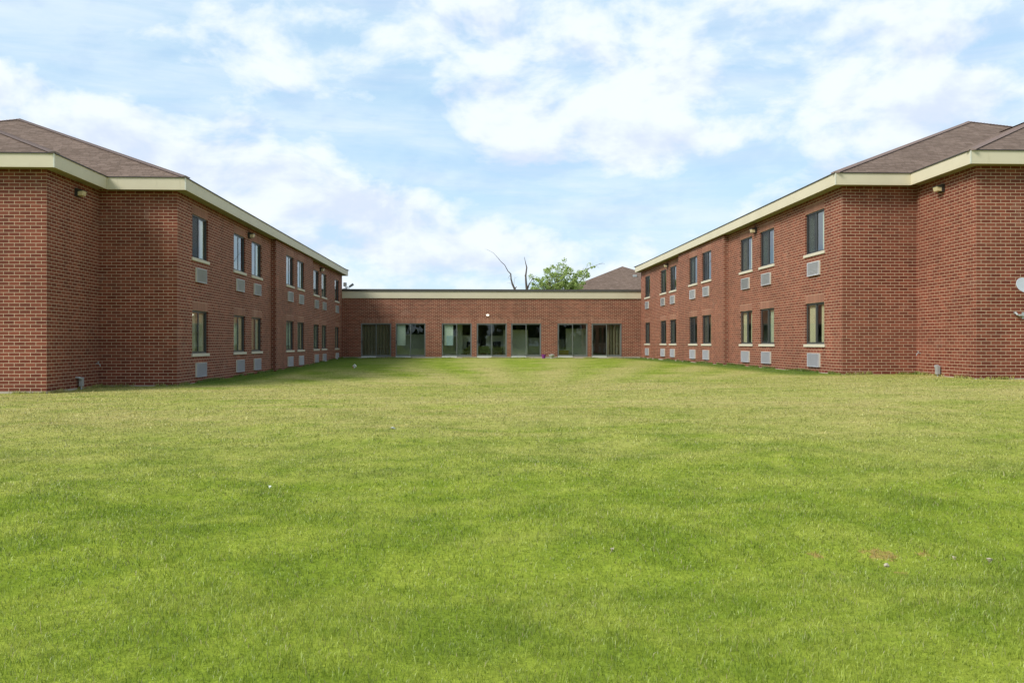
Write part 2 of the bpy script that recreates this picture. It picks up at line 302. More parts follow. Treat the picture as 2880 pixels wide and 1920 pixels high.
def grass():
    # (y0,y1,density per m2, blade height, blade width)
    bands=[(2.8,6,3800,.036,.0036),(6,9,2300,.035,.005),(9,13,1200,.033,.0072),(13,19,560,.031,.011),(19,29,260,.028,.016),(29,44,110,.020,.020),(44,66.5,60,.014,.026)]
    V=[];
    for (y0,y1,dn,bh,bw) in bands:
        xl=lambda y:-.60*y-2.2; xr=lambda y:.70*y+2.2
        A=(y1-y0)*(xr(y1)-xl(y1)); n=int(A*dn); x=rng.uniform(xl(y1),xr(y1),n); y=rng.uniform(y0,y1,n)
        k=(x>xl(y))&(x<xr(y))
        k&=~((y>25.8)&((x<-11.9)|(x>14.7))); k&=~((y>29.5)&((x<-9.3)|(x>12.0)))
        x=x[k]; y=y[k]; n=len(x)
        cl=.5+.5*np.sin(x*5.1+np.sin(y*4.3)*1.7)*np.sin(y*6.2+np.sin(x*3.7)*1.3)
        h=bh*(.55+.75*rng.random(n))*(.8+.45*cl)*np.where(rng.random(n)<.02,1.9,1); w=bw*(.7+.6*rng.random(n)); a=rng.uniform(0,2*PI,n); ln=rng.uniform(.15,1.0,n); la=rng.uniform(0,2*PI,n)
        z=terr(x,y)-.004; dx=np.cos(a)*w/2; dy=np.sin(a)*w/2; lx=np.cos(la)*ln*h; ly=np.sin(la)*ln*h
        p=np.zeros((n,5,3)); 
        p[:,0]=np.stack([x-dx,y-dy,z],-1); p[:,1]=np.stack([x+dx,y+dy,z],-1)
        p[:,2]=np.stack([x+dx*.8+lx*.3,y+dy*.8+ly*.3,z+h*.55],-1); p[:,3]=np.stack([x-dx*.8+lx*.3,y-dy*.8+ly*.3,z+h*.55],-1)
        p[:,4]=np.stack([x+lx,y+ly,z+h*(1-.25*ln)],-1); V.append(p)
    # untrimmed tufts the mower leaves along the wall bases
    segs=[((-12.31,26.35),(-12.31,30.0)),((-20,26.35),(-12.31,26.35)),((-12.31,30.0),(-9.79,30.0)),((-9.79,30.0),(-9.79,43.7)),((-9.57,43.7),(-9.57,53.5)),((-9.79,53.5),(-9.79,66.8)),((15.09,26.35),(15.09,30.0)),((15.09,26.35),(23,26.35)),((12.51,30.0),(15.09,30.0)),((12.51,30.0),(12.51,43.7)),((12.28,43.7),(12.28,53.5)),((12.51,53.5),(12.51,66.8)),((-9.7,66.85),(12.4,66.85))]
    for (a0,b0),(a1,b1) in segs:
        L=math.hypot(a1-a0,b1-b0); n=int(L*150); t=rng.random(n); t=t[np.sin(t*L*2.1+np.sin(t*L*.7)*2)>-.35+.6*(rng.random(n)-.5)]; n=len(t)
        cx0=1.36 if abs(a0-a1)<1e-6 else 0; sx=np.sign(1.36-a0) if abs(a0-a1)<1e-6 else 0; sy=-1 if abs(b0-b1)<1e-6 else 0; o=.02+.10*rng.random(n)**1.5
        x=a0+(a1-a0)*t+sx*o; y=b0+(b1-b0)*t+sy*o; h=.05+.11*rng.random(n)*(.4+.6*np.abs(np.sin(t*L*1.3))); w=.014+.01*rng.random(n); a=rng.uniform(0,2*PI,n); ln=rng.uniform(.1,.6,n); la=rng.uniform(0,2*PI,n)
        z=terr(x,y)-.01; dx=np.cos(a)*w/2; dy=np.sin(a)*w/2; lx=np.cos(la)*ln*h; ly=np.sin(la)*ln*h; p=np.zeros((n,5,3))
        p[:,0]=np.stack([x-dx,y-dy,z],-1); p[:,1]=np.stack([x+dx,y+dy,z],-1); p[:,2]=np.stack([x+dx*.8+lx*.3,y+dy*.8+ly*.3,z+h*.55],-1); p[:,3]=np.stack([x-dx*.8+lx*.3,y-dy*.8+ly*.3,z+h*.55],-1); p[:,4]=np.stack([x+lx,y+ly,z+h],-1); V.append(p)
    P=np.concatenate(V); n=len(P); print('blades',n)
    me=bpy.data.meshes.new('grass'); me.vertices.add(n*5); me.vertices.foreach_set('co',P.astype(np.float32).ravel())
    base=(np.arange(n)*5)[:,None]; loops=np.concatenate([base+np.array([[0,1,2,3]]),base+np.array([[3,2,4]])],1).astype(np.int32).ravel()
    me.loops.add(n*7); me.loops.foreach_set('vertex_index',loops)
    st=np.stack([np.arange(n)*7,np.arange(n)*7+4],-1).ravel().astype(np.int32); me.polygons.add(n*2); me.polygons.foreach_set('loop_start',st)
    me.polygons.foreach_set('loop_total',np.tile(np.array([4,3],dtype=np.int32),n)); me.update(calc_edges=True); me.materials.append(M['blade'])
    o=bpy.data.objects.new('grass',me); C.objects.link(o); tag(o,'short green and straw coloured grass blades of the lawn','grass',kind='stuff')
grass()

# ------------------------------------------------------------------ walls
H=.1016
def wall(mb,A,ud,nd,u1,z0,z1,ops=(),rev=.10,uo=0,zref=None,sold=True):
    """A = start point (x,y), ud = direction along the wall, nd = outward normal; ops = [(ua,ub,za,zb)]"""
    ud=Vector((ud[0],ud[1],0)); nd=Vector((nd[0],nd[1],0)); zr=z0 if zref is None else zref
    flip=ud.cross(Vector((0,0,1))).dot(nd)<0
    def P(u,z,d=0): return Vector((A[0],A[1],0))+ud*u+Vector((0,0,z))-nd*d
    def q(pts,uv,mat):
        if flip: pts=pts[::-1]; uv=uv[::-1]
        mb.poly(pts,uv,mat)
    rects=[(a,b,c,d,'h') for a,b,c,d in ops]+([(a,b,d,d+.3048,'s') for a,b,c,d in ops] if sold else [])
    us=sorted(set([0,u1]+[r[0] for r in rects]+[r[1] for r in rects])); zs=sorted(set([z0,z1]+[r[2] for r in rects]+[r[3] for r in rects]))
    us=[u for u in us if 0<=u<=u1]; zs=[z for z in zs if z0<=z<=z1]
    for a,b in zip(us,us[1:]):
        for c,d in zip(zs,zs[1:]):
            if b-a<1e-5 or d-c<1e-5: continue
            k=None
            for r in rects:
                if r[0]-1e-6<=a and b<=r[1]+1e-6 and r[2]-1e-6<=c and d<=r[3]+1e-6: k=r
            if k and k[4]=='h': continue
            if k: uv=[(a-k[0],c-k[2]),(b-k[0],c-k[2]),(b-k[0],d-k[2]),(a-k[0],d-k[2])]; mt=1
            else: uv=[(a+uo,c-zr),(b+uo,c-zr),(b+uo,d-zr),(a+uo,d-zr)]; mt=0
            q([P(a,c),P(b,c),P(b,d),P(a,d)],uv,mt)
    for a,b,c,d in ops:
        q([P(a,c,rev),P(a,c),P(a,d),P(a,d,rev)][::-1],[(a+uo-rev,c-zr),(a+uo,c-zr),(a+uo,d-zr),(a+uo-rev,d-zr)][::-1],0)
        q([P(b,c),P(b,c,rev),P(b,d,rev),P(b,d)][::-1],[(b+uo,c-zr),(b+uo+rev,c-zr),(b+uo+rev,d-zr),(b+uo,d-zr)][::-1],0)
        q([P(a,d),P(b,d),P(b,d,rev),P(a,d,rev)],[(a,0),(b,0),(b,rev),(a,rev)],1)
        q([P(a,c,rev),P(b,c,rev),P(b,c),P(a,c)],[(a,0),(b,0),(b,rev),(a,rev)],0)

# --- window prototype: local x along the wall, y outward, z up; origin bottom centre of the opening in the wall plane
WW=1.83; WH=15*H
def make_window(parent,screen=True,curt=None,split=.5):
    f=MB(); t=.045; y0,y1=-.12,-.055; w=WW/2
    f.box(-w,w,y0,y1,0,t); f.box(-w,w,y0,y1,WH-t,WH); f.box(-w,-w+t,y0,y1,t,WH-t); f.box(w-t,w,y0,y1,t,WH-t)
    f.box(-.03,.03,y0+.01,y1-.006,t,WH-t)
    for s in (-1,1):                                     # sash stiles and rails
        a,b=(-w+t,-.03) if s<0 else (.03,w-t); ya,yb=(-.112,-.088) if s<0 else (-.088,-.064); r=.032
        f.box(a,a+r,ya,yb,t,WH-t); f.box(b-r,b,ya,yb,t,WH-t); f.box(a+r,b-r,ya,yb,t,t+r); f.box(a+r,b-r,ya,yb,WH-t-r,WH-t)
    o=f.build('window',M['frame'],parent)
    for s in (-1,1):
        a,b=(-w+t,-.03) if s<0 else (.03,w-t); ym=-.100 if s<0 else -.076; r=.032
        g=MB(); g.box(a+r,b-r,ym-.003,ym+.003,t+r,WH-t-r); g.build('pane',M['glass'],o)
    if screen:
        g=MB(); g.box(.03,w-t,-.0625,-.0585,t,WH-t); g.build('insect_screen',M['screen'],o)
    s=MB(); s.box(-w-.09,w+.09,-.055,.045,-H,0.004); s.build('sill',M['sill'],o,bevel=.006)
    if curt:
        mat,ranges=curt
        for (ca,cb) in ranges:
            c=MB(); n=int((cb-ca)/.02); pts=[(ca+(cb-ca)*i/n,-.165+.022*math.sin(i*1.05+ca*9)+.008*math.sin(i*2.7)) for i in range(n+1)]
            for (xa,ya),(xb,yb) in zip(pts,pts[1:]): c.poly([(xa,ya,.03),(xb,yb,.03),(xb,yb,WH-.02),(xa,ya,WH-.02)])
            c.build('curtain',mat,o,smooth=True,weld=True)
    return o
# --- air conditioner prototype (same local frame, origin at the case's bottom centre on the wall)
def make_ac(loc,rz):
    e=empty('air_conditioner',loc,rz); w,h,d=.56,.50,.075
    c=MB(); c.box(-w,w,-.02,d-.028,0,h); c.build('case',M['accase'],e,bevel=.006)
    g=MB(); r=.028
    g.box(-w,w,d-.028,d,0,r); g.box(-w,w,d-.028,d,h-r,h); g.box(-w,-w+r,d-.028,d,r,h-r); g.box(w-r,w,d-.028,d,r,h-r)
    n=17
    for i in range(n):
        z=r+(h-2*r)*(i+.5)/n; hh=(h-2*r)/n*.42
        g.poly([(-w+r,d-.020,z-hh),(w-r,d-.020,z-hh),(w-r,d-.004,z+hh*.2),(-w+r,d-.004,z+hh*.2)]); g.poly([(-w+r,d-.004,z+hh*.2),(w-r,d-.004,z+hh*.2),(w-r,d-.022,z+hh),(-w+r,d-.022,z+hh)])
    g.poly([(-w+r,d-.026,r),(w-r,d-.026,r),(w-r,d-.026,h-r),(-w+r,d-.026,h-r)])
    g.build('louvre_panel',M['acgrey'],e)
    return e
# --- wall pack light prototype
def make_light(loc,rz):
    e=empty('wall_light',loc,rz)
    b=MB(); b.box(-.16,.16,0,.09,-.12,.12); b.poly([(-.16,.09,.12),(.16,.09,.12),(.16,.25,.07),(-.16,.25,.07)][::-1])
    b.poly([(-.16,.09,.02),(.16,.09,.02),(.16,.25,.045),(-.16,.25,.045)]); b.poly([(-.16,.25,.045),(.16,.25,.045),(.16,.25,.07),(-.16,.25,.07)]); b.poly([(-.16,.09,.02),(-.16,.25,.045),(-.16,.25,.07),(-.16,.09,.12)]); b.poly([(.16,.09,.02),(.16,.25,.045),(.16,.25,.07),(.16,.09,.12)])
    b.build('housing',M['housing'],e)
    l=MB(); a=[(-.14,.092,-.10),(.14,.092,-.10),(.14,.21,-.085),(-.14,.21,-.085)]; t=[(-.14,.092,.022),(.14,.092,.022),(.14,.245,.043),(-.14,.245,.043)]
    for i in range(4): j=(i+1)%4; l.poly([a[i],a[j],t[j],t[i]])
    l.poly(a[::-1]); l.poly(t); l.build('lens',M['amber'],e)
    return e

WY=[32.48,37.86,40.80,46.97,49.89,56.0,58.9,64.33]
ORD=['first','second','third','fourth','fifth','sixth','seventh','eighth']
Y1,Y2,J1,J2,YE=26.35,30.0,43.7,53.5,66.85
XC=1.36
first_ac=None; first_light=None
def wing(side):
    """side -1 left, +1 right"""
    s=side; dz=0 if s<0 else .33; XW=-9.79 if s<0 else 12.51; XP=-12.31 if s<0 else 15.09; XJ=XW-s*.225
    z0=.209+dz; zt=6.60+dz; lf='left' if s<0 else 'right'
    e=empty('brick_wing',(XW,Y2,z0)); e.name='brick_wing'
    tag(e,('two storey red brick wing on the left, its base standing lower than the other' if s<0 else 'two storey red brick wing on the right, with a satellite dish on its front'),'building','two storey brick wings flanking the lawn')
    off=Matrix.Translation(-Vector(e.location))
    def B(mb,name,mats,**k):
        mb.v=[tuple(off@Vector(p)) for p in mb.v]; return mb.build(name,mats,e,**k)
    W=MB(); n=(-s,0)                                   # outward normal of the courtyard side
    sills=[1.225+dz,1.225+dz+33*H]
    def ops(ya,yb): return [(y-WW/2-ya,y+WW/2-ya,z,z+WH) for y in WY if ya<y<yb for z in sills]
    wall(W,(XW,Y2),(0,1),n,J1-Y2,z0,zt+.1,ops(Y2,J1),uo=H*1.5,zref=z0)
    wall(W,(XW,J1),(-s,0),(0,-1),.225,z0,zt+.1,zref=z0,uo=.1)
    wall(W,(XJ,J1),(0,1),n,J2-J1,z0,zt+.1,ops(J1,J2),zref=z0)
    wall(W,(XW,J2),(-s,0),(0,1),.225,z0,zt+.1,zref=z0,uo=.1)
    wall(W,(XW,J2),(0,1),n,YE-J2,z0,zt+.1,ops(J2,YE),zref=z0,uo=.2)
    fw=abs(XP-XW)
    wall(W,(XW,Y2),(s,0),(0,-1),fw,z0,zt+.1,zref=z0)                 # recessed front face
    wall(W,(XP,Y1),(0,1),n,Y2-Y1,z0,zt+.1,zref=z0,uo=H*1.5)          # pavilion return
    wall(W,(XP,Y1),(s,0),(0,-1),15.2,z0,zt+.1,zref=z0)               # pavilion front
    XO=XP+s*15.2; XB=XW+s*20.25
    wall(W,(XO,Y1),(0,1),(s,0),Y2-Y1,z0,zt+.1,zref=z0); wall(W,(XB,Y2),(0,1),(s,0),YE-Y2,z0,zt+.1,zref=z0)
    wall(W,(XO,Y2),(s,0),(0,-1),abs(XB-XO),z0,zt+.1,zref=z0); wall(W,(XW,YE),(s,0),(0,1),20.25,z0,zt+.1,zref=z0)
    B(W,'wall',[M['brick'],M['soldier']])
    F=MB(); g=.012
    def strip(x0,y0,x1,y1): F.box(min(x0,x1),max(x0,x1),min(y0,y1),max(y0,y1),z0-.9,z0)
    t=.25
    xi=XW+s*t
    strip(XW-s*g,Y2-g,xi,J1); strip(XJ-s*g,J1-g,xi,J2+g); strip(XW-s*g,J2+g,xi,YE)
    strip(XP-s*g,Y1-g,XO,Y1+t); strip(XP-s*g,Y1+t,XP+s*t,Y2-g); strip(xi,Y2-g,XP+s*t,Y2+t)
    B(F,'foundation',M['concrete'])
    # interior shell seen through the panes
    I=MB(); xb=XW+s*3.2; xw=XW+s*.30
    for z in (z0-.02,3.55+dz-.0): 
        I.box(min(xw,xb),max(xw,xb),Y2+.3,YE-.3,z,z+.2,1)
    I.box(min(xb,xb+s*.1),max(xb,xb+s*.1),Y2+.3,YE-.3,z0,zt,0)
    for y in (35.2,39.33,43.4,48.43,53.0,57.45,61.6): I.box(min(xw,xb-s*.02),max(xw,xb-s*.02),y-.06,y+.06,z0+.19,zt,0)
    B(I,'interior',[M['interior'],M['carpet']])
    # roof: eaves rectangle of the wing and of the front pavilion, slope 5 in 12
    O=.39; sl=5/12; ze=zt+.41; ex=XW-s*O; cx=ex+s*10.52; bx=ex+s*21.04; ey=Y2-O; fy=YE+.35
    px=XP-s*O; py=Y1-O; hp=abs(cx-px); qx=cx+s*hp
    RF=MB()
    def sh(pts,axis):  # uv in metres, rows along the slope
        k=math.sqrt(1+sl*sl)
        uv=[((p[0],(p[1])*k) if axis=='y' else (p[1],p[0]*k)) for p in pts]
        a=(Vector(pts[1])-Vector(pts[0])).cross(Vector(pts[2])-Vector(pts[0]))
        if a.z<0: pts=pts[::-1]; uv=uv[::-1]
        RF.poly(pts,uv,0)
    zr=ze+10.52*sl; pz=ze+hp*sl; vy=ey+hp
    sh([(ex,ey,ze),(cx,ey+10.52,zr),(cx,fy-10.52,zr),(ex,fy,ze)],'x')
    sh([(bx,ey,ze),(cx,ey+10.52,zr),(cx,fy-10.52,zr),(bx,fy,ze)],'x')
    sh([(ex,fy,ze),(bx,fy,ze),(cx,fy-10.52,zr)],'y')
    sh([(ex,ey,ze),(px,ey,ze),(cx,vy,pz),(cx,ey+10.52,zr)],'y'); sh([(bx,ey,ze),(qx,ey,ze),(cx,vy,pz),(cx,ey+10.52,zr)],'y')
    sh([(px,py,ze),(px,ey,ze),(cx,vy,pz),(cx,py+hp,pz)],'x'); sh([(qx,py,ze),(qx,ey,ze),(cx,vy,pz),(cx,py+hp,pz)],'x')
    sh([(px,py,ze),(qx,py,ze),(cx,py+hp,pz)],'y')
    rf=B(RF,'roof',M['shingle'])
    HC=MB()
    def cap(a,b,w=.16):
        a=Vector(a); b=Vector(b); d=(b-a).normalized(); sd=d.cross(Vector((0,0,1))).normalized()*w; n_=int((b-a).length/.14)
        for i in range(n_):
            p=a+(b-a)*i/n_; q_=a+(b-a)*(i+1)/n_; u0=Vector((0,0,.045)); u1=Vector((0,0,.03)); dn=Vector((0,0,-.035))
            HC.poly([p-sd+dn+u0*.6,q_-sd+dn+u1*.6,q_+u1,p+u0]); HC.poly([p+u0,q_+u1,q_+sd+dn+u1*.6,p+sd+dn+u0*.6]); HC.poly([p-sd+dn,p-sd+dn+u0*.6,p+u0,p+sd+dn+u0*.6,p+sd+dn])
    cap((ex,ey,ze),(cx,ey+10.52,zr)); cap((bx,ey,ze),(cx,ey+10.52,zr)); cap((cx,ey+10.52,zr),(cx,fy-10.52,zr)); cap((ex,fy,ze),(cx,fy-10.52,zr))
    cap((px,py,ze),(cx,py+hp,pz)); cap((qx,py,ze),(cx,py+hp,pz)); cap((cx,py+hp,pz),(cx,vy,pz))
    HC.v=[tuple(off@Vector(p)) for p in HC.v]; HC.build('hip_cap',M['hipcap'],rf)
    # fascia boards, drip edge, soffit
    FA=MB(); DR=MB(); SO=MB(); th=.03
    def fb(x0,y0,x1,y1,nx,ny):
        # board whose outer face is on the line, thickness inwards
        a=(x0,y0); b=(x1,y1)
        xs=sorted([x0,x1,x0-nx*th,x1-nx*th]); ys=sorted([y0,y1,y0-ny*th,y1-ny*th]); FA.box(xs[0],xs[-1],ys[0],ys[-1],zt-.012,ze-.035)
        xs=sorted([x0+nx*.03,x1+nx*.03,x0-nx*.10,x1-nx*.10]); ys=sorted([y0+ny*.03,y1+ny*.03,y0-ny*.10,y1-ny*.10]); DR.box(xs[0],xs[-1],ys[0],ys[-1],ze-.035,ze-.005)
    fb(ex,ey,ex,fy,-s,0); fb(ex+s*th,ey,px-s*.0,ey,0,-1); fb(px,py,px,ey-.001,-s,0); fb(px+s*th,py,qx,py,0,-1); fb(ex+s*th,fy,bx,fy,0,1); fb(qx,py+th,qx,ey,s,0); fb(qx,ey,bx,ey,0,-1); fb(bx,ey+th,bx,fy,s,0)
    # soffit strips
    def so(x0,x1,y0,y1): SO.box(min(x0,x1),max(x0,x1),y0,y1,zt,zt+.02)
    so(ex+s*th,XW+s*.02,ey+th,fy-th); so(XW+s*.02,px+s*.05,ey+th,Y2+.02); so(px+s*th,XP+s*.02,py+th,ey+th); so(XP+s*.02,qx,py+th,Y1+.02); so(XW+s*.02,bx,YE,fy-th)
    for (tx,ty) in ((ex,ey),(px,py)):
        CT=MB(); CT.box(min(tx-s*.006,tx+s*.03),max(tx-s*.006,tx+s*.03),ty-.006,ty+.03,zt-.016,ze-.036); B(CT,'corner_trim',M['accase'])
    B(FA,'fascia',M['fascia']); B(DR,'drip_edge',M['drip']); B(SO,'soffit',M['soffit'])
    # windows
    rz=-PI/2 if s<0 else PI/2
    protos={}
    def getwin(key):
        if key in protos: return copy_tree(protos[key],e)
        scr,cu=key
        curt={'none':None,'beige':(M['curtain'],[(-.85,-.25),(.10,.85)]),'half':(M['curtain2'],[(-.88,.1)]),'olive':(M['curtain2'],[(-.88,-.45),(.45,.88)]),'full':(M['curtain'],[(-.88,.88)])}[cu]
        protos[key]=make_window(e,scr,curt); return protos[key]
    cul={-1:[['full','full','beige','half','beige','half','half','full'],['olive','none','olive','none','olive','none','olive','none']],
          1:[['beige','half','beige','beige','none','olive','none','olive'],['olive','olive','beige','none','olive','none','olive','none']]}[s]
    for st in (0,1):
        for i,y in enumerate(WY):
            X=XJ if J1<y<J2 else XW
            scr=(s>0 and (st==1 or i in (3,4,5,6,7))) or (s<0 and st==1 and i==0)
            w=getwin((scr,cul[st][i])); w.location=Vector((X,y,sills[st]))-Vector(e.location); w.rotation_euler=(0,0,rz)
    # air conditioners, one below each window
    global first_ac,first_light
    for st in (0,1):
        for i,y in enumerate(WY):
            X=XJ if J1<y<J2 else XW
            if first_ac is None: a=first_ac=make_ac((0,0,0),0)
            else: a=copy_tree(first_ac)
            a.location=(X,y,sills[st]-.83); a.rotation_euler=(0,0,rz)
            where='grey air conditioner under %s %s window of %s wing, counting back from the lawn'%(ORD[i],'upper' if st else 'lower',lf)
            tag(a,where,'air conditioner','air conditioners under the windows of the brick wings')
    for (x,y,z,lab) in ((XW,39.33,6.27+dz,'yellowed wall light between second and third upper windows of the %s wing'%lf),(XW,57.45,6.27+dz,'small far wall light between sixth and seventh upper windows of the %s wing'%lf),(XP,28.3,6.25+dz,'large near wall light on the projecting end of the %s wing'%lf)):
        if first_light is None: l=first_light=make_light((0,0,0),0)
        else: l=copy_tree(first_light)
        l.location=(x,y,z); l.rotation_euler=(0,0,rz); tag(l,lab,'wall light','wall lights under the eaves of the brick wings')
    # conduit box at the foot of the pavilion return wall
    b=empty('electrical_box',(XP,28.4,z0+.02),rz); tag(b,'grey metal electrical box and elbow pipe at the foot of the %s wing'%lf,'electrical box','electrical boxes low on the wing walls')
    m=MB(); m.box(-.07,.07,.05,.16,.03,.31); m.build('box',M['galv'],b,bevel=.01)
    m=MB(); m.tube([(.16,0,.30),(.16,.10,.30),(.13,.12,.29),(.07,.12,.25)],.035,10); m.build('elbow',M['galv'],b,smooth=True); m=MB(); m.tube([(0,.10,.03),(0,.10,-.35)],.028,10); m.build('conduit',M['galv'],b,smooth=True)
    # hose tap near the inner corner
    tp=empty('hose_tap',(XP,29.72,.93+dz),rz); tag(tp,'small metal hose tap beside the inner brick corner of the %s wing'%lf,'tap','hose taps on the wing walls')
    m=MB(); m.tube([(0,0,0),(0,.09,0),(0,.13,-.03),(0,.14,-.09)],[.016,.018,.018,.014],10); m.build('spout',M['galv'],tp,smooth=True)
    m=MB(); m.tube([(0,.08,0),(0,.08,.06)],.008,8); m.tube([(-.045,.08,.06),(.045,.08,.06)],.012,8); m.build('handle',M['galv'],tp)
    return e
wing(-1); wing(1)

# ------------------------------------------------------------------ link building with the sliding doors
def link():
    YL=YE+.03; xa,xb=-9.83,12.55; z0=.575; zt=4.93
    e=empty('brick_link_building',(XC,YL,z0)); tag(e,'low flat roofed brick link with seven glass sliding doors at the end of the lawn','building')
    off=-Vector(e.location)
    def B(mb,name,mats,**k): mb.v=[tuple(Vector(p)+off) for p in mb.v]; return mb.build(name,mats,e,**k)
    doors=[(-8.40,-6.17),(-5.84,-3.63),(-2.425,-.195),(.17,2.43),(2.74,5.00),(6.22,8.49),(8.78,11.06)]
    zb=.58; dh=24*H+.05
    W=MB(); wall(W,(xa,YL),(1,0),(0,-1),xb-xa,z0,zt+.06,[(a-xa,b-xa,zb,zb+dh) for a,b in doors],rev=.1,zref=zb+dh-25*H)
    B(W,'wall',[M['brick'],M['soldier']])
    W=MB(); W.box(xa,xb,YL+14,YL+14.2,z0,zt); B(W,'back_wall',M['brick'])
    F=MB(); F.box(xa,xb,YL-.02,YL+.3,-.3,z0); B(F,'foundation',M['concrete'])
    F=MB(); F.box(xa,xb,YL-.07,YL-.01,zt,5.43); F.box(xa,xb,YL-.055,YL-.01,zt-.02,zt)
    B(F,'fascia',M['fascia'])
    F=MB(); F.box(xa,xb,YL-.12,YL+.35,5.43,5.60); B(F,'coping',M['cap'])
    F=MB(); F.box(xa,xb,YL+.35,YL+14.2,5.2,5.35); B(F,'roof',M['cap'])
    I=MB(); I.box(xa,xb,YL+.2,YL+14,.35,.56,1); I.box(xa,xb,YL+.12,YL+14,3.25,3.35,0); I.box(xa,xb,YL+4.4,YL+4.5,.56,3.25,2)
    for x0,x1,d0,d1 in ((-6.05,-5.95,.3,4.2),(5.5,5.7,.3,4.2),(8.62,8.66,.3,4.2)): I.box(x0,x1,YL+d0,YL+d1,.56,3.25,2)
    for x0,x1,d,zz in ((-5.9,-3.4,1.7,2.25),(-2.6,.1,1.9,2.2),(.9,4.05,2.1,2.15),(2.2,4.1,1.5,2.6),(4.1,5.3,2.3,2.0),(7.0,8.6,1.5,2.7),(5.8,7.0,2.6,1.9),(-9.7,-6.1,1.8,2.1)): I.box(x0,x1,YL+d,YL+d+.1,.56,zz,0)  # pale half partitions, shaped to imitate brighter light low in the doors
    I.box(-1.3,-.9,YL+1.4,YL+1.8,.56,3.25,0)
    B(I,'interior',[M['interior'],M['carpet'],M['backroom']])
    proto=None; w=2.25
    for i,(a,b) in enumerate(doors):
        if proto is None:
            f=MB(); t=.05; f.box(-w/2,-w/2+t,.02,.12,0,dh); f.box(w/2-t,w/2,.02,.12,0,dh); f.box(-w/2+t,w/2-t,.02,.12,dh-t,dh); f.box(-w/2+t,w/2-t,.02,.12,-.0,.05)
            for s in (-1,1):
                x0,x1=(-w/2+t,.025) if s<0 else (-.025,w/2-t); ya,yb=(.03,.065) if s<0 else (.072,.105); r=.05
                f.box(x0,x0+r,ya,yb,.05,dh-t); f.box(x1-r,x1,ya,yb,.05,dh-t); f.box(x0+r,x1-r,ya,yb,.05,.13); f.box(x0+r,x1-r,ya,yb,dh-t-r,dh-t)
            d=proto=f.build('sliding_door',M['doorframe'],e)
            for s in (-1,1):
                x0,x1=(-w/2+t+.05,-.025) if s<0 else (.025,w/2-t-.05); ym=.048 if s<0 else .088
                g=MB(); g.box(x0,x1,ym-.003,ym+.003,.13,dh-t-.05); g.build('pane',M['doorglass'],d)
            g=MB(); g.box(-w/2+.03,0,-.03,.018,-.04,.035); g.build('threshold',M['white'],d)
            g=MB(); g.box(-w/2+.06,-w/2+.085,-.012,.028,.98,1.22); g.build('handle',M['housing'],d)
        else: d=copy_tree(proto,e)
        d.location=Vector(((a+b)/2,YL,zb))+off
    # curtains behind the outer doors
    for (a,b) in ((-8.3,-6.25),(9.95,11.0)):
        c=MB(); n=int((b-a)/.03); pts=[(a+(b-a)*k/n,YL+.32+.05*math.sin(k*.85)) for k in range(n+1)]
        for (x0,y0),(x1,y1) in zip(pts,pts[1:]): c.poly([(x0,y0,.62),(x1,y1,.62),(x1,y1,3.06),(x0,y0,3.06)])
        B(c,'curtain',M['drape'],smooth=True,weld=True)
    # lit bulkhead lamp
    l=empty('bulkhead_lamp',(1.0,YL,3.68)); tag(l,'small lit oval lamp on the brick above the middle glass doors','wall light')
    m=MB(); m.lathe([(0,0),(.1,0),(.1,.03),(.085,.035)],16,M=Matrix.Rotation(PI/2,4,'X')@Matrix.Diagonal((1.25,.8,1,1))); m.build('backplate',M['white'],l,smooth=True)
    em,nt,out=newmat('lamp glow'); q=N(nt,'ShaderNodeEmission'); q.inputs[0].default_value=(1,.95,.75,1); q.inputs[1].default_value=1.6; nt.links.new(q.outputs[0],out.inputs[0])
    m=MB(); m.lathe([(.085,.034),(.083,.06),(.07,.085),(.04,.1),(.001,.105)],16,M=Matrix.Rotation(PI/2,4,'X')@Matrix.Diagonal((1.25,.8,1,1))); m.build('diffuser',em,l,smooth=True)
    # things behind the glass
    YI=YL+.17
    def sheet(name,x0,x1,z0_,z1_,mat,lab,cat,y=YI): 
        m=MB(); m.box(x0,x1,y,y+.012,z0_,z1_); o=m.build(name,mat); tag(o,lab,cat); return o
    sheet('paper_sheet',-5.74,-5.12,1.42,3.0,M['paper'],'large pale sheet hanging inside the second glass door from the left','sheet')
    sheet('paper_notice',-5.29,-5.14,1.56,1.84,M['white'],'small cream notice on the pale sheet in the second glass door','notice',YI-.02)
    sheet('paper_sheet',-2.24,-1.58,1.42,3.0,M['paper'],'tall pale sheet behind the third glass door, with a bluish poster at its foot','sheet')
    sheet('poster',-2.08,-1.60,1.42,2.14,M['bluepaper'],'bluish poster in the lower part of the sheet in the third glass door','poster',YI-.02)
    def chair(x,y,rz,mat,lab,w=.62,tall=.95):
        c=empty('armchair',(x,y,.56),rz); tag(c,lab,'armchair','armchairs in the room behind the glass doors')
        m=MB(); m.box(-w/2,w/2,-.3,.3,.28,.46); m.build('seat',mat,c,bevel=.03)
        m=MB(); m.box(-w/2,w/2,.27,.42,.28,tall); m.build('backrest',mat,c,bevel=.04)
        for s in (-1,1):
            m=MB(); m.box(s*w/2-.05,s*w/2+.05,-.3,.27,.06,.64); m.build('armrest',mat,c,bevel=.025)
            m=MB(); m.box(s*(w/2-.04)-.02,s*(w/2-.04)+.02,-.27,-.23,0,.28); m.build('leg',M['housing'],c)
    chair(.80,YL+.9,0,M['greencloth'],'low green armchair behind the left pane of the fourth glass door',tall=.80)
    chair(1.78,YL+.9,.2,M['darkcloth'],'black high backed armchair behind the right pane of the fourth glass door',tall=1.15)
    chair(-.45,YL+1.0,-.3,M['darkcloth'],'dark armchair at the right edge of the third glass door',.5,1.15)
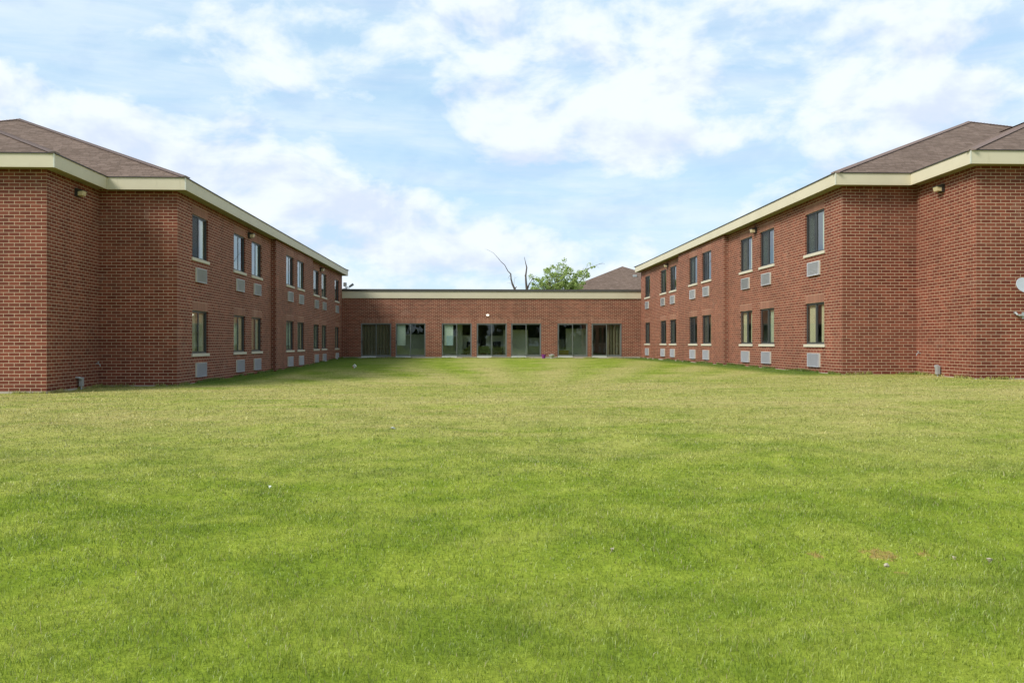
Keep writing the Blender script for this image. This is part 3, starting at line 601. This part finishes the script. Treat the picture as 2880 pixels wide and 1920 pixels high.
    t=empty('crate',(6.75,YL+1.2,.56)); tag(t,'mustard yellow crate on the floor behind the sixth glass door','crate')
    m=MB(); m.box(-.42,.42,-.2,.2,0,.05); m.box(-.42,.42,-.2,-.17,.05,.5); m.box(-.42,.42,.17,.2,.05,.5); m.box(-.42,-.39,-.17,.17,.05,.5); m.box(.39,.42,-.17,.17,.05,.5); m.build('body',M['yellow'],t)
    m=MB(); m.box(-.45,.45,-.23,.23,.5,.54); m.build('rim',M['white'],t)
link()

# pots at the foot of the link wall
def pots():
    g=float(terr(5.2,66.3))
    p=empty('flower_pot',(5.16,66.45,g)); tag(p,'purple plastic flower pot against the brick pier right of the middle doors','flower pot')
    m=MB(); m.lathe([(.001,0),(.115,0),(.15,.24),(.17,.24),(.17,.29),(.155,.29),(.14,.22),(.001,.22)],20); m.build('pot',M['purple'],p,smooth=False)
    m=MB(); m.lathe([(.139,.225),(.001,.24)],16); m.build('soil',M['carpet'],p)
    p=empty('planter_bowl',(5.74,66.45,g)); tag(p,'grey stone planter bowl with dry white stems beside the purple pot','planter')
    m=MB(); m.lathe([(.001,0),(.13,0),(.12,.05),(.17,.13),(.205,.23),(.225,.235),(.225,.27),(.20,.27),(.17,.2),(.001,.2)],22); m.build('bowl',M['bowl'],p)
    m=MB()
    for i in range(60):
        a=random.uniform(0,2*PI); r=random.uniform(0,.15); x,y=r*math.cos(a),r*math.sin(a); d=random.uniform(.3,1.3)
        m.tube([(x,y,.2),(x*d*1.3,y*d*1.3,random.uniform(.27,.33))],[.006,.003],4,cap=False)
    m.build('dry_stems',M['paper'],p)
pots()

# floodlights on the link roof, beside the left wing
def floods():
    zc=5.60; y=67.2
    f=empty('floodlight',(-9.62,y,zc)); tag(f,'square roof floodlight facing the lawn, hard against the left wing','floodlight','floodlights on the link roof')
    m=MB(); m.tube([(0,0,0),(0,0,.22)],.02,8); m.box(-.17,.19,-.07,.07,0,.05); m.build('bracket',M['housing'],f)
    m=MB(); m.box(-.12,.12,-.07,.07,.22,.50); m.build('head',M['galv'],f,bevel=.02)
    m=MB(); m.box(-.09,.09,-.082,-.071,.25,.47); m.build('lens',M['white'],f)
    f=empty('floodlight',(-9.33,y,zc)); tag(f,'tilted roof floodlight aiming right and up, next to the square floodlight','floodlight','floodlights on the link roof')
    m=MB(); m.tube([(0,0,0),(0,0,.20)],.02,8); m.build('bracket',M['housing'],f)
    m=MB(); m.tube([(-.0,0,.18),(.05,0,.20),(.28,0,.36),(.33,0,.385)],[.04,.08,.095,.09],12); m.build('head',M['galv'],f,smooth=False)
    b=empty('junction_box',(-9.50,y-.02,zc)); 
    tag(b,'low grey junction box between the two roof floodlights','junction box')
    m=MB(); m.box(-.06,.13,-.2,-.1,.09,.17); m.build('box',M['galv'],b,bevel=.01); m=MB(); m.box(-.02,.02,-.17,-.13,0,.09); m.build('foot',M['housing'],b)
    for (x,lab) in ((4.3,0),):
        pass
floods()

# satellite dish at the right edge
def dish():
    d=empty('satellite_dish',(16.25,Y1,.54+1.85)); tag(d,'small grey satellite dish on a bracket on the right wing front','satellite dish')
    Mx=Matrix.Translation(Vector((.05,-.42,.92)))@Matrix.Rotation(R(68),4,'X')@Matrix.Rotation(R(0),4,'Z')
    m=MB(); prof=[(.001,0)]+[(r,.25*r*r*1.2) for r in (.06,.12,.18,.235)]; m.lathe(prof+[(.245,.022),(.235,.028)]+[(r,.25*r*r*1.2+.012) for r in (.18,.12,.06,.001)],28,M=Mx); m.build('reflector',M['dish'],d,smooth=True)
    m=MB(); m.box(.24,.50,-.02,0,-.06,.14); m.tube([(.37,-.02,.04),(.37,-.26,.04),(.34,-.32,.12),(.10,-.35,.92)],.024,10); m.build('mount',M['galv'],d)
    m=MB(); m.tube([(.05,-.42,.70),(.05,-.80,.66)],.012,8); m.tube([(.05,-.80,.66),(.05,-.76,.76)],.03,10); m.build('receiver_arm',M['galv'],d)
    m=MB(); m.tube([(.02,0,.12),(.02,-.06,.12),(.05,-.10,.06),(.12,-.1,.02)],[.03,.034,.03,.02],8); m.tube([(.06,-.03,.06),(.30,-.05,.03)],.022,8); m.build('cable_clamp',M['galv'],d)
dish()

# ------------------------------------------------------------------ building far behind
def farbuilding():
    ax,ay,az=19.6,118.0,11.75; hw=10.52; sl=5/12; ze=az-hw*sl; e=empty('brick_building',(ax,ay-hw,.4)); tag(e,'distant building whose brown hipped roof shows above the link','building')
    off=-Vector(e.location)
    def B(mb,name,mats,par=e,**k): mb.v=[tuple(Vector(p)+off) for p in mb.v]; return mb.build(name,mats,par,**k)
    x0,x1,y0,y1=ax-hw,ax+hw,ay-hw,ay+30; m=MB()
    k=1.083
    m.poly([(x0,y0,ze),(x1,y0,ze),(ax,ay,az)],[(x0,y0*k),(x1,y0*k),(ax,ay*k)]); m.poly([(x0,y0,ze),(ax,ay,az),(ax,y1-hw,az),(x0,y1,ze)],[(y0,x0*k),(ay,ax*k),(y1-hw,ax*k),(y1,x0*k)])
    m.poly([(x1,y0,ze),(x1,y1,ze),(ax,y1-hw,az),(ax,ay,az)],[(y0,x1*k),(y1,x1*k),(y1-hw,ax*k),(ay,ax*k)]); m.poly([(x0,y1,ze),(ax,y1-hw,az),(x1,y1,ze)],[(x0,y1*k),(ax,(y1-hw)*k),(x1,y1*k)])
    rf=B(m,'roof',M['shingle'])
    W=MB(); 
    for A,u,n,L in (((x0+.4,y0+.4),(1,0),(0,-1),2*hw-.8),((x0+.4,y0+.4),(0,1),(-1,0),y1-y0-.8),((x1-.4,y0+.4),(0,1),(1,0),y1-y0-.8),((x0+.4,y1-.4),(1,0),(0,1),2*hw-.8)): wall(W,A,u,n,L,.3,ze-.3)
    B(W,'wall',[M['brick'],M['soldier']])
    F=MB(); F.box(x0,x1,y0,y1,ze-.42,ze-.01); B(F,'fascia',M['fascia'])
    v=MB(); vx,vy=20.55,114.2; vz=az-(ay-vy)*sl; v.box(vx-.24,vx+.24,vy-.3,vy+.2,vz-.12,vz+.16); o=B(v,'roof_vent',M['galv'],rf,bevel=.03)
farbuilding()

# ------------------------------------------------------------------ trees
def leafcloud(centers,radii,n,size,flat=.8):
    c=rng.integers(0,len(centers),n); ctr=np.array(centers)[c]; rad=np.array(radii)[c][:,None]
    d=rng.normal(size=(n,3)); d/=np.linalg.norm(d,axis=1)[:,None]; p=ctr+d*rad*(rng.random((n,1))**.5)*np.array([1,1,flat])
    a=rng.normal(size=(n,3)); a/=np.linalg.norm(a,axis=1)[:,None]; b=np.cross(a,rng.normal(size=(n,3))); b/=np.linalg.norm(b,axis=1)[:,None]
    s=size*(.6+.8*rng.random((n,1))); q=np.stack([p-a*s,p+b*s*.45,p+a*s,p-b*s*.45],1)
    return q
def leafobj(name,q,mat,parent):
    n=len(q); me=bpy.data.meshes.new(name); me.from_pydata(q.reshape(-1,3).tolist(),[],[(4*i,4*i+1,4*i+2,4*i+3) for i in range(n)]); me.materials.append(mat)
    o=bpy.data.objects.new(name,me); C.objects.link(o); o.parent=parent; return o
PXM=84.0/2520
def at(px,py,Y=84.0):
    """world X,Z at depth Y of a point measured in the photograph (used once, to read the branch shapes)"""
    return ((px-1334)*PXM*1.004, 1.6+(964.5-py)*PXM)
def trees():
    # leafy tree
    bx=at(1560,820)[0]; e=empty('leafy_tree',(bx,84,.4)); tag(e,'light green leafy tree showing above the link roof','tree')
    T=MB(); base=(0,0,-.2); fork=(.1,0,4.2)
    T.tube([base,(0.05,0,2.5),fork],[.22,.18,.15],10)
    cents=[];rads=[]
    def loc(px,py,dy=0): x,z=at(px,py); return Vector((x-bx,dy,z-.4))
    tips=[(1512,780,-.6),(1530,758,.3),(1548,748,.9),(1565,745,-.8),(1588,726,.2),(1598,742,.8),(1608,760,-.5),(1625,770,.4),(1642,752,0),(1654,745,.2),(1500,795,.5),(1580,770,-1),(1545,785,1),(1650,772,-.3),(1630,790,.6),(1520,800,0),(1600,795,-.9),(1655,765,.5),(1491,778,.2),(1575,800,1.2),(1558,768,0),(1500,808,-.3),(1572,758,.6),(1540,770,-.5),(1615,782,.1),(1585,760,-.4),(1525,790,.6),(1630,802,-.4)]
    for (px,py,dy) in tips:
        t=loc(px,py,dy); f=Vector(fork); m1=f+(t-f)*.45+Vector((random.uniform(-.2,.2),random.uniform(-.2,.2),random.uniform(.0,.35)))
        pts=[f,m1,f+(t-f)*.8+Vector((0,0,.1)),t]; T.tube(pts,[.07,.045,.022,.008],6)
        for k in np.linspace(.38,1,7):
            p=f+(t-f)*k+Vector((random.gauss(0,.16),random.gauss(0,.25),random.gauss(0,.14)))
            cents.append(tuple(p)); rads.append(.46*(1.1-.62*k)+.07)
        for j in range(4):
            k=random.uniform(.45,.95); p=f+(t-f)*k; d=Vector((random.gauss(.15,.5),random.gauss(0,.5),random.uniform(.1,.6))); T.tube([p,p+d*.5,p+d],[.018,.01,.004],5,cap=False)
            cents.append(tuple(p+d*.7)); rads.append(.17); cents.append(tuple(p+d)); rads.append(.1)
    # bare twigs at the right of the crown
    a=loc(1640,775); T.tube([a,loc(1655,755),loc(1668,748),loc(1684,742),loc(1702,741)],[.04,.03,.022,.014,.006],5,cap=False)
    T.tube([loc(1668,748),loc(1667,736)],[.012,.004],4,cap=False); T.tube([loc(1676,745),loc(1686,752)],[.012,.004],4,cap=False); T.tube([loc(1684,742),loc(1694,738),loc(1698,737)],[.012,.008,.004],4,cap=False)
    T.build('trunk',M['bark'],e); leafobj('crown',leafcloud(cents,rads,18000,.078),M['leaf'],e)
    # dead stems
    def dead(x0,paths,lab):
        e=empty('dead_tree',(x0,84,.4)); tag(e,lab,'dead tree','dead trees behind the link roof')
        T=MB()
        def L(p): x,z=at(*p); return (x-x0,0,z-.4)
        for i,(pp,rr) in enumerate(paths): T.tube([L(p) for p in pp],rr,7)
        T.build('trunk',M['bark'],e)
    dead(at(1449,820)[0],[([(1450,992),(1449,880),(1447,812),(1441,800),(1437,785),(1436,770),(1428,762),(1419,745),(1409,736),(1400,725),(1388,712),(1376,705)],[.2,.17,.11,.085,.068,.058,.040,.032,.026,.021,.014,.008]),
        ([(1376,705),(1370,702),(1364,701)],[.012,.008,.004]),([(1436,772),(1431,778),(1428,784)],[.02,.012,.005]),([(1444,806),(1446,790),(1448,775)],[.018,.01,.005]),([(1447,783),(1455,778)],[.008,.004]),([(1441,798),(1432,796),(1425,796)],[.012,.008,.004]),([(1448,812),(1452,806),(1453,808)],[.05,.035,.02]),([(1436,786),(1430,784)],[.01,.004])],
        'thin dead stem with a long bare branch leaning left above the link roof')
    dead(at(1481,820)[0],[([(1482,992),(1482,880),(1481,812),(1479,795),(1478,775),(1481,752),(1478,740),(1474,722)],[.22,.18,.12,.095,.08,.06,.038,.014]),([(1483,812),(1488,798),(1495,787)],[.085,.06,.045]),([(1495,787),(1499,780),(1507,774)],[.03,.02,.008]),([(1478,777),(1475,774)],[.04,.03])],
        'forked dead trunk rising straight up at the left of the leafy tree')
trees()

# distant woodland behind the camera, mirrored in the glass doors
def woods():
    e=None; cents=[];rads=[]
    for i in range(95):
        x=-110+i*2.4+random.uniform(-1,1); y=-62+random.uniform(-6,6); h=random.uniform(6,12)
        for j in range(5): cents.append((x+random.gauss(0,1.6),y+random.gauss(0,1.2),h*random.uniform(.15,.9))); rads.append(random.uniform(1.2,2.4))
    q=leafcloud(cents,rads,42000,.6); o=leafobj('woodland',q,M['wood'],None); tag(o,'dark woodland across the lawn from the buildings, mirrored in the doors','woodland',kind='stuff')
woods()

# ------------------------------------------------------------------ litter on the lawn
def litter():
    g=lambda x,y: float(terr(x,y))
    x,y=-6.3,47.0; o=empty('milk_carton',(x,y,g(x,y)+.03),.5); tag(o,'white carton lying on the grass near the far end of the left wing','litter')
    m=MB(); m.box(-.07,.07,-.07,.07,0,.17); m.build('body',M['white'],o,bevel=.008); m=MB(); m.box(-.071,-.0,-.072,.0,.0,.04); m.build('flap',simple('red print',(.45,.10,.05)),o)
    o.rotation_euler=(.4,.7,.5)
    def scrap(name,x,y,s,mat,lab,cat,group=None,up=.018):
        m=MB(); pts=[(s*random.uniform(.5,1)*math.cos(a),s*.7*random.uniform(.5,1)*math.sin(a),up+random.uniform(-.01,.015)) for a in np.linspace(0,2*PI,8)[:-1]]
        top=(0,0,up+s*.45); bot=(0,0,up-.03)
        for i in range(7): j=(i+1)%7; m.poly([pts[i],pts[j],top]); m.poly([pts[j],pts[i],bot])
        o=m.build(name,mat); o.location=(x,y,g(x,y)); tag(o,lab,cat,group)
    scrap('crumpled_paper',-1.36,15.1,.055,M['bowl'],'grey crumpled scrap on the grass in the middle of the lawn','litter')
    scrap('white_petal',-2.20,9.75,.022,M['paper'],'tiny white petal on the grass left of centre','litter')
    scrap('pale_stone',3.02,6.45,.028,M['stone'],'small stone just beside the orange bare soil patch','stone','pale stones in the worn grass')
    scrap('pale_stone',3.62,6.62,.022,M['stone'],'pale stone to the right of the orange bare soil patch','stone','pale stones in the worn grass')
    scrap('pale_stone',1.04,6.74,.020,M['stone'],'small stone in the grass well left of the bare soil','stone','pale stones in the worn grass')
    scrap('pale_stone',3.86,6.56,.032,M['stone'],'larger pale stone near the right edge of the lawn','stone','pale stones in the worn grass')
litter()

# ------------------------------------------------------------------ camera
cam=bpy.data.cameras.new('camera'); co=bpy.data.objects.new('camera',cam); C.objects.link(co); S.camera=co
cam.sensor_width=36; cam.lens=31.5; cam.clip_end=3000; cam.clip_start=.1
co.location=(0,0,1.6); co.rotation_euler=(R(90+.10),0,-math.atan(.04206))

# ------------------------------------------------------------------ light and sky
SUN=Vector((-.88,-.50,.92)).normalized()
elev=math.asin(SUN.z); azim=math.atan2(SUN.x,SUN.y)
sd=bpy.data.lights.new('sun','SUN'); so_=bpy.data.objects.new('sun',sd); C.objects.link(so_); sd.energy=3.5; sd.angle=R(22); sd.color=(1,.96,.88)
so_.rotation_euler=SUN.to_track_quat('Z','Y').to_euler()
w=bpy.data.worlds.new('World'); S.world=w; w.use_nodes=True; nt=w.node_tree; nt.nodes.clear(); out=nt.nodes.new('ShaderNodeOutputWorld')
sky=N(nt,'ShaderNodeTexSky',sky_type='NISHITA'); sky.sun_disc=False; sky.sun_elevation=elev; sky.sun_rotation=azim; sky.air_density=1.0; sky.dust_density=.6; sky.ozone_density=1.5
tc=N(nt,'ShaderNodeTexCoord'); sp=N(nt,'ShaderNodeSeparateXYZ'); nt.links.new(tc.outputs['Generated'],sp.inputs[0])
dx,dy,dzz=sp.outputs
az=math_(nt,'ARCTAN2',dx,dy); el=math_(nt,'ARCSINE',dzz)
# cloud deck coordinates: foreshortened towards the horizon
den=math_(nt,'ADD',math_(nt,'MAXIMUM',dzz,0),.16); cx_=math_(nt,'DIVIDE',dx,den); cy_=math_(nt,'DIVIDE',dy,den)
cv=N(nt,'ShaderNodeCombineXYZ'); nt.links.new(cx_,cv.inputs[0]); nt.links.new(cy_,cv.inputs[1])
nA=noise(nt,cv.outputs[0],1.05,8,.56,.3).outputs[0]; 
pv=N(nt,'ShaderNodeCombineXYZ'); nt.links.new(az,pv.inputs[0]); nt.links.new(math_(nt,'MULTIPLY',el,1.7),pv.inputs[1])
nB=noise(nt,pv.outputs[0],7.5,9,.60,.2).outputs[0]; nC=noise(nt,pv.outputs[0],2.6,5,.55).outputs[0]; nW=noise(nt,pv.outputs[0],4.0,5,.6)
sw=N(nt,'ShaderNodeSeparateColor'); nt.links.new(nW.outputs[1],sw.inputs[0])
azw=math_(nt,'ADD',az,math_(nt,'MULTIPLY',math_(nt,'SUBTRACT',sw.outputs[0],.5),.16)); elw=math_(nt,'ADD',el,math_(nt,'MULTIPLY',math_(nt,'SUBTRACT',sw.outputs[1],.5),.09))
YAW=math.atan(.04206)
def dirof(px,py):   # display pixel (2352 wide) of the photo -> azimuth, elevation
    a=math.atan((px-1176)/2058.)+YAW; e=math.atan((788-py)/math.hypot(2058.,px-1176)); return a,e
def blob(px,py,rx,ry,amp,rot=0):
    a,e=dirof(px,py); A=rx/2058.; B_=ry/2058.
    u=math_(nt,'SUBTRACT',azw,a); v=math_(nt,'SUBTRACT',elw,e)
    c,s=math.cos(R(rot)),math.sin(R(rot))
    uu=math_(nt,'MULTIPLY',math_(nt,'ADD',math_(nt,'MULTIPLY',u,c),math_(nt,'MULTIPLY',v,s)),1/A); vv=math_(nt,'MULTIPLY',math_(nt,'SUBTRACT',math_(nt,'MULTIPLY',v,c),math_(nt,'MULTIPLY',u,s)),1/B_)
    d=math_(nt,'ADD',math_(nt,'MULTIPLY',uu,uu),math_(nt,'MULTIPLY',vv,vv)); return math_(nt,'MULTIPLY',math_(nt,'EXPONENT',math_(nt,'MULTIPLY',d,-1)),amp)
gaps=[(40,60,190,75,1.0,-8),(330,210,330,55,.9,-14),(640,250,200,40,.8,-12),(380,215,45,22,.6,0),(900,300,160,90,.9,20),(1000,400,190,75,.95,0),(1240,455,230,55,.85,0),(1540,490,190,70,1.0,0),(950,215,60,50,.5,0),(1560,260,110,26,.7,-8),(2230,110,50,22,.6,0),(640,320,60,28,.8,0),(1720,400,140,35,.5,0),(870,150,120,40,.35,0),(1980,360,120,30,.35,0),(1130,630,160,22,.4,0)]
clds=[(250,300,330,110,.8,0),(1280,290,260,70,.9,0),(1180,100,300,90,.6,0),(1800,180,420,130,.7,0),(760,460,240,85,.9,0),(1380,560,180,45,.75,0),(600,290,200,45,.6,-10),(30,160,90,50,.7,0),(1100,560,120,50,.5,0),(950,580,260,40,.4,0),(1090,440,60,28,.4,0),(480,500,260,90,.7,0),(900,510,90,70,.4,0),(1470,560,90,34,.5,0),(2100,260,250,120,.4,0),(1180,610,300,40,.35,0)]
den_=None
for g in gaps: b=blob(*g); den_=b if den_ is None else math_(nt,'ADD',den_,b)
cl=None
for g in clds: b=blob(*g); cl=b if cl is None else math_(nt,'ADD',cl,b)
cov=math_(nt,'ADD',math_(nt,'MULTIPLY',nB,1.25),math_(nt,'MULTIPLY',nA,.40)); cov=math_(nt,'ADD',cov,math_(nt,'MULTIPLY',cl,.22)); cov=math_(nt,'SUBTRACT',cov,math_(nt,'MULTIPLY',den_,.25))
thick=sstep(nt,cov,.61,1.0)
# thin high veil over everything, streaky
vm=N(nt,'ShaderNodeMapping'); vm.inputs['Scale'].default_value=(2.2,9,1); vm.inputs['Rotation'].default_value=(0,0,R(-14)); nt.links.new(pv.outputs[0],vm.inputs[0]); veil=noise(nt,vm.outputs[0],1.6,7,.62,.4).outputs[0]
veil=math_(nt,'MULTIPLY_ADD',sstep(nt,veil,.34,.74),.42,.26)
mask=math_(nt,'MAXIMUM',thick,veil)
nBs=noise(nt,pv.outputs[0],7.5,5,.55,.2).outputs[0]
pv2=N(nt,'ShaderNodeVectorMath',operation='ADD'); nt.links.new(pv.outputs[0],pv2.inputs[0]); pv2.inputs[1].default_value=(-.008,.035,0)
nB2=noise(nt,pv2.outputs[0],7.5,5,.55,.2).outputs[0]
shade=math_(nt,'ADD',math_(nt,'MULTIPLY',math_(nt,'SUBTRACT',nB2,nBs),3.4),math_(nt,'MULTIPLY',nC,.55))
for g in ((300,400,300,50,.40,0),(1200,375,240,30,.6,0),(830,500,200,35,.5,0),(2000,400,300,110,.35,0),(200,330,200,60,.2,0),(800,570,200,25,.35,0),(950,600,250,22,.4,0),(1350,600,150,18,.3,0),(1330,330,120,25,.3,0),(1050,215,120,20,.3,0),(2250,150,150,120,.3,0)): shade=math_(nt,'ADD',shade,blob(*g))
shade=sstep(nt,shade,.12,.95)
ccol=mixc(nt,shade,(.765,.83,.88),(.60,.68,.83))
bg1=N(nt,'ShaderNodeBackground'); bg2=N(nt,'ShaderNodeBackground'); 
hz=math_(nt,'SUBTRACT',1,sstep(nt,el,0.0,.55,0,.35))
skyc=mixc(nt,.6,sky.outputs[0],(4.2,7.3,9.8))
nt.links.new(skyc,bg1.inputs[0]); bg1.inputs[1].default_value=.10
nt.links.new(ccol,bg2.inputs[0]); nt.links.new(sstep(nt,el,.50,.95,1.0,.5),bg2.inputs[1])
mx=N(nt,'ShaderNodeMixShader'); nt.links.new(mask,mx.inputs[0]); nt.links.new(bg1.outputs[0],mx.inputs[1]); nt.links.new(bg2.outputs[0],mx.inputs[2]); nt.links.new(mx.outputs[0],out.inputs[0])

S.render.engine='CYCLES'
S.view_settings.view_transform='Standard'; S.view_settings.look='None'; S.view_settings.exposure=.30; S.view_settings.gamma=1
S.cycles.max_bounces=8; S.cycles.transparent_max_bounces=16; S.cycles.caustics_reflective=False; S.cycles.caustics_refractive=False
S.render.resolution_x=1024; S.render.resolution_y=682
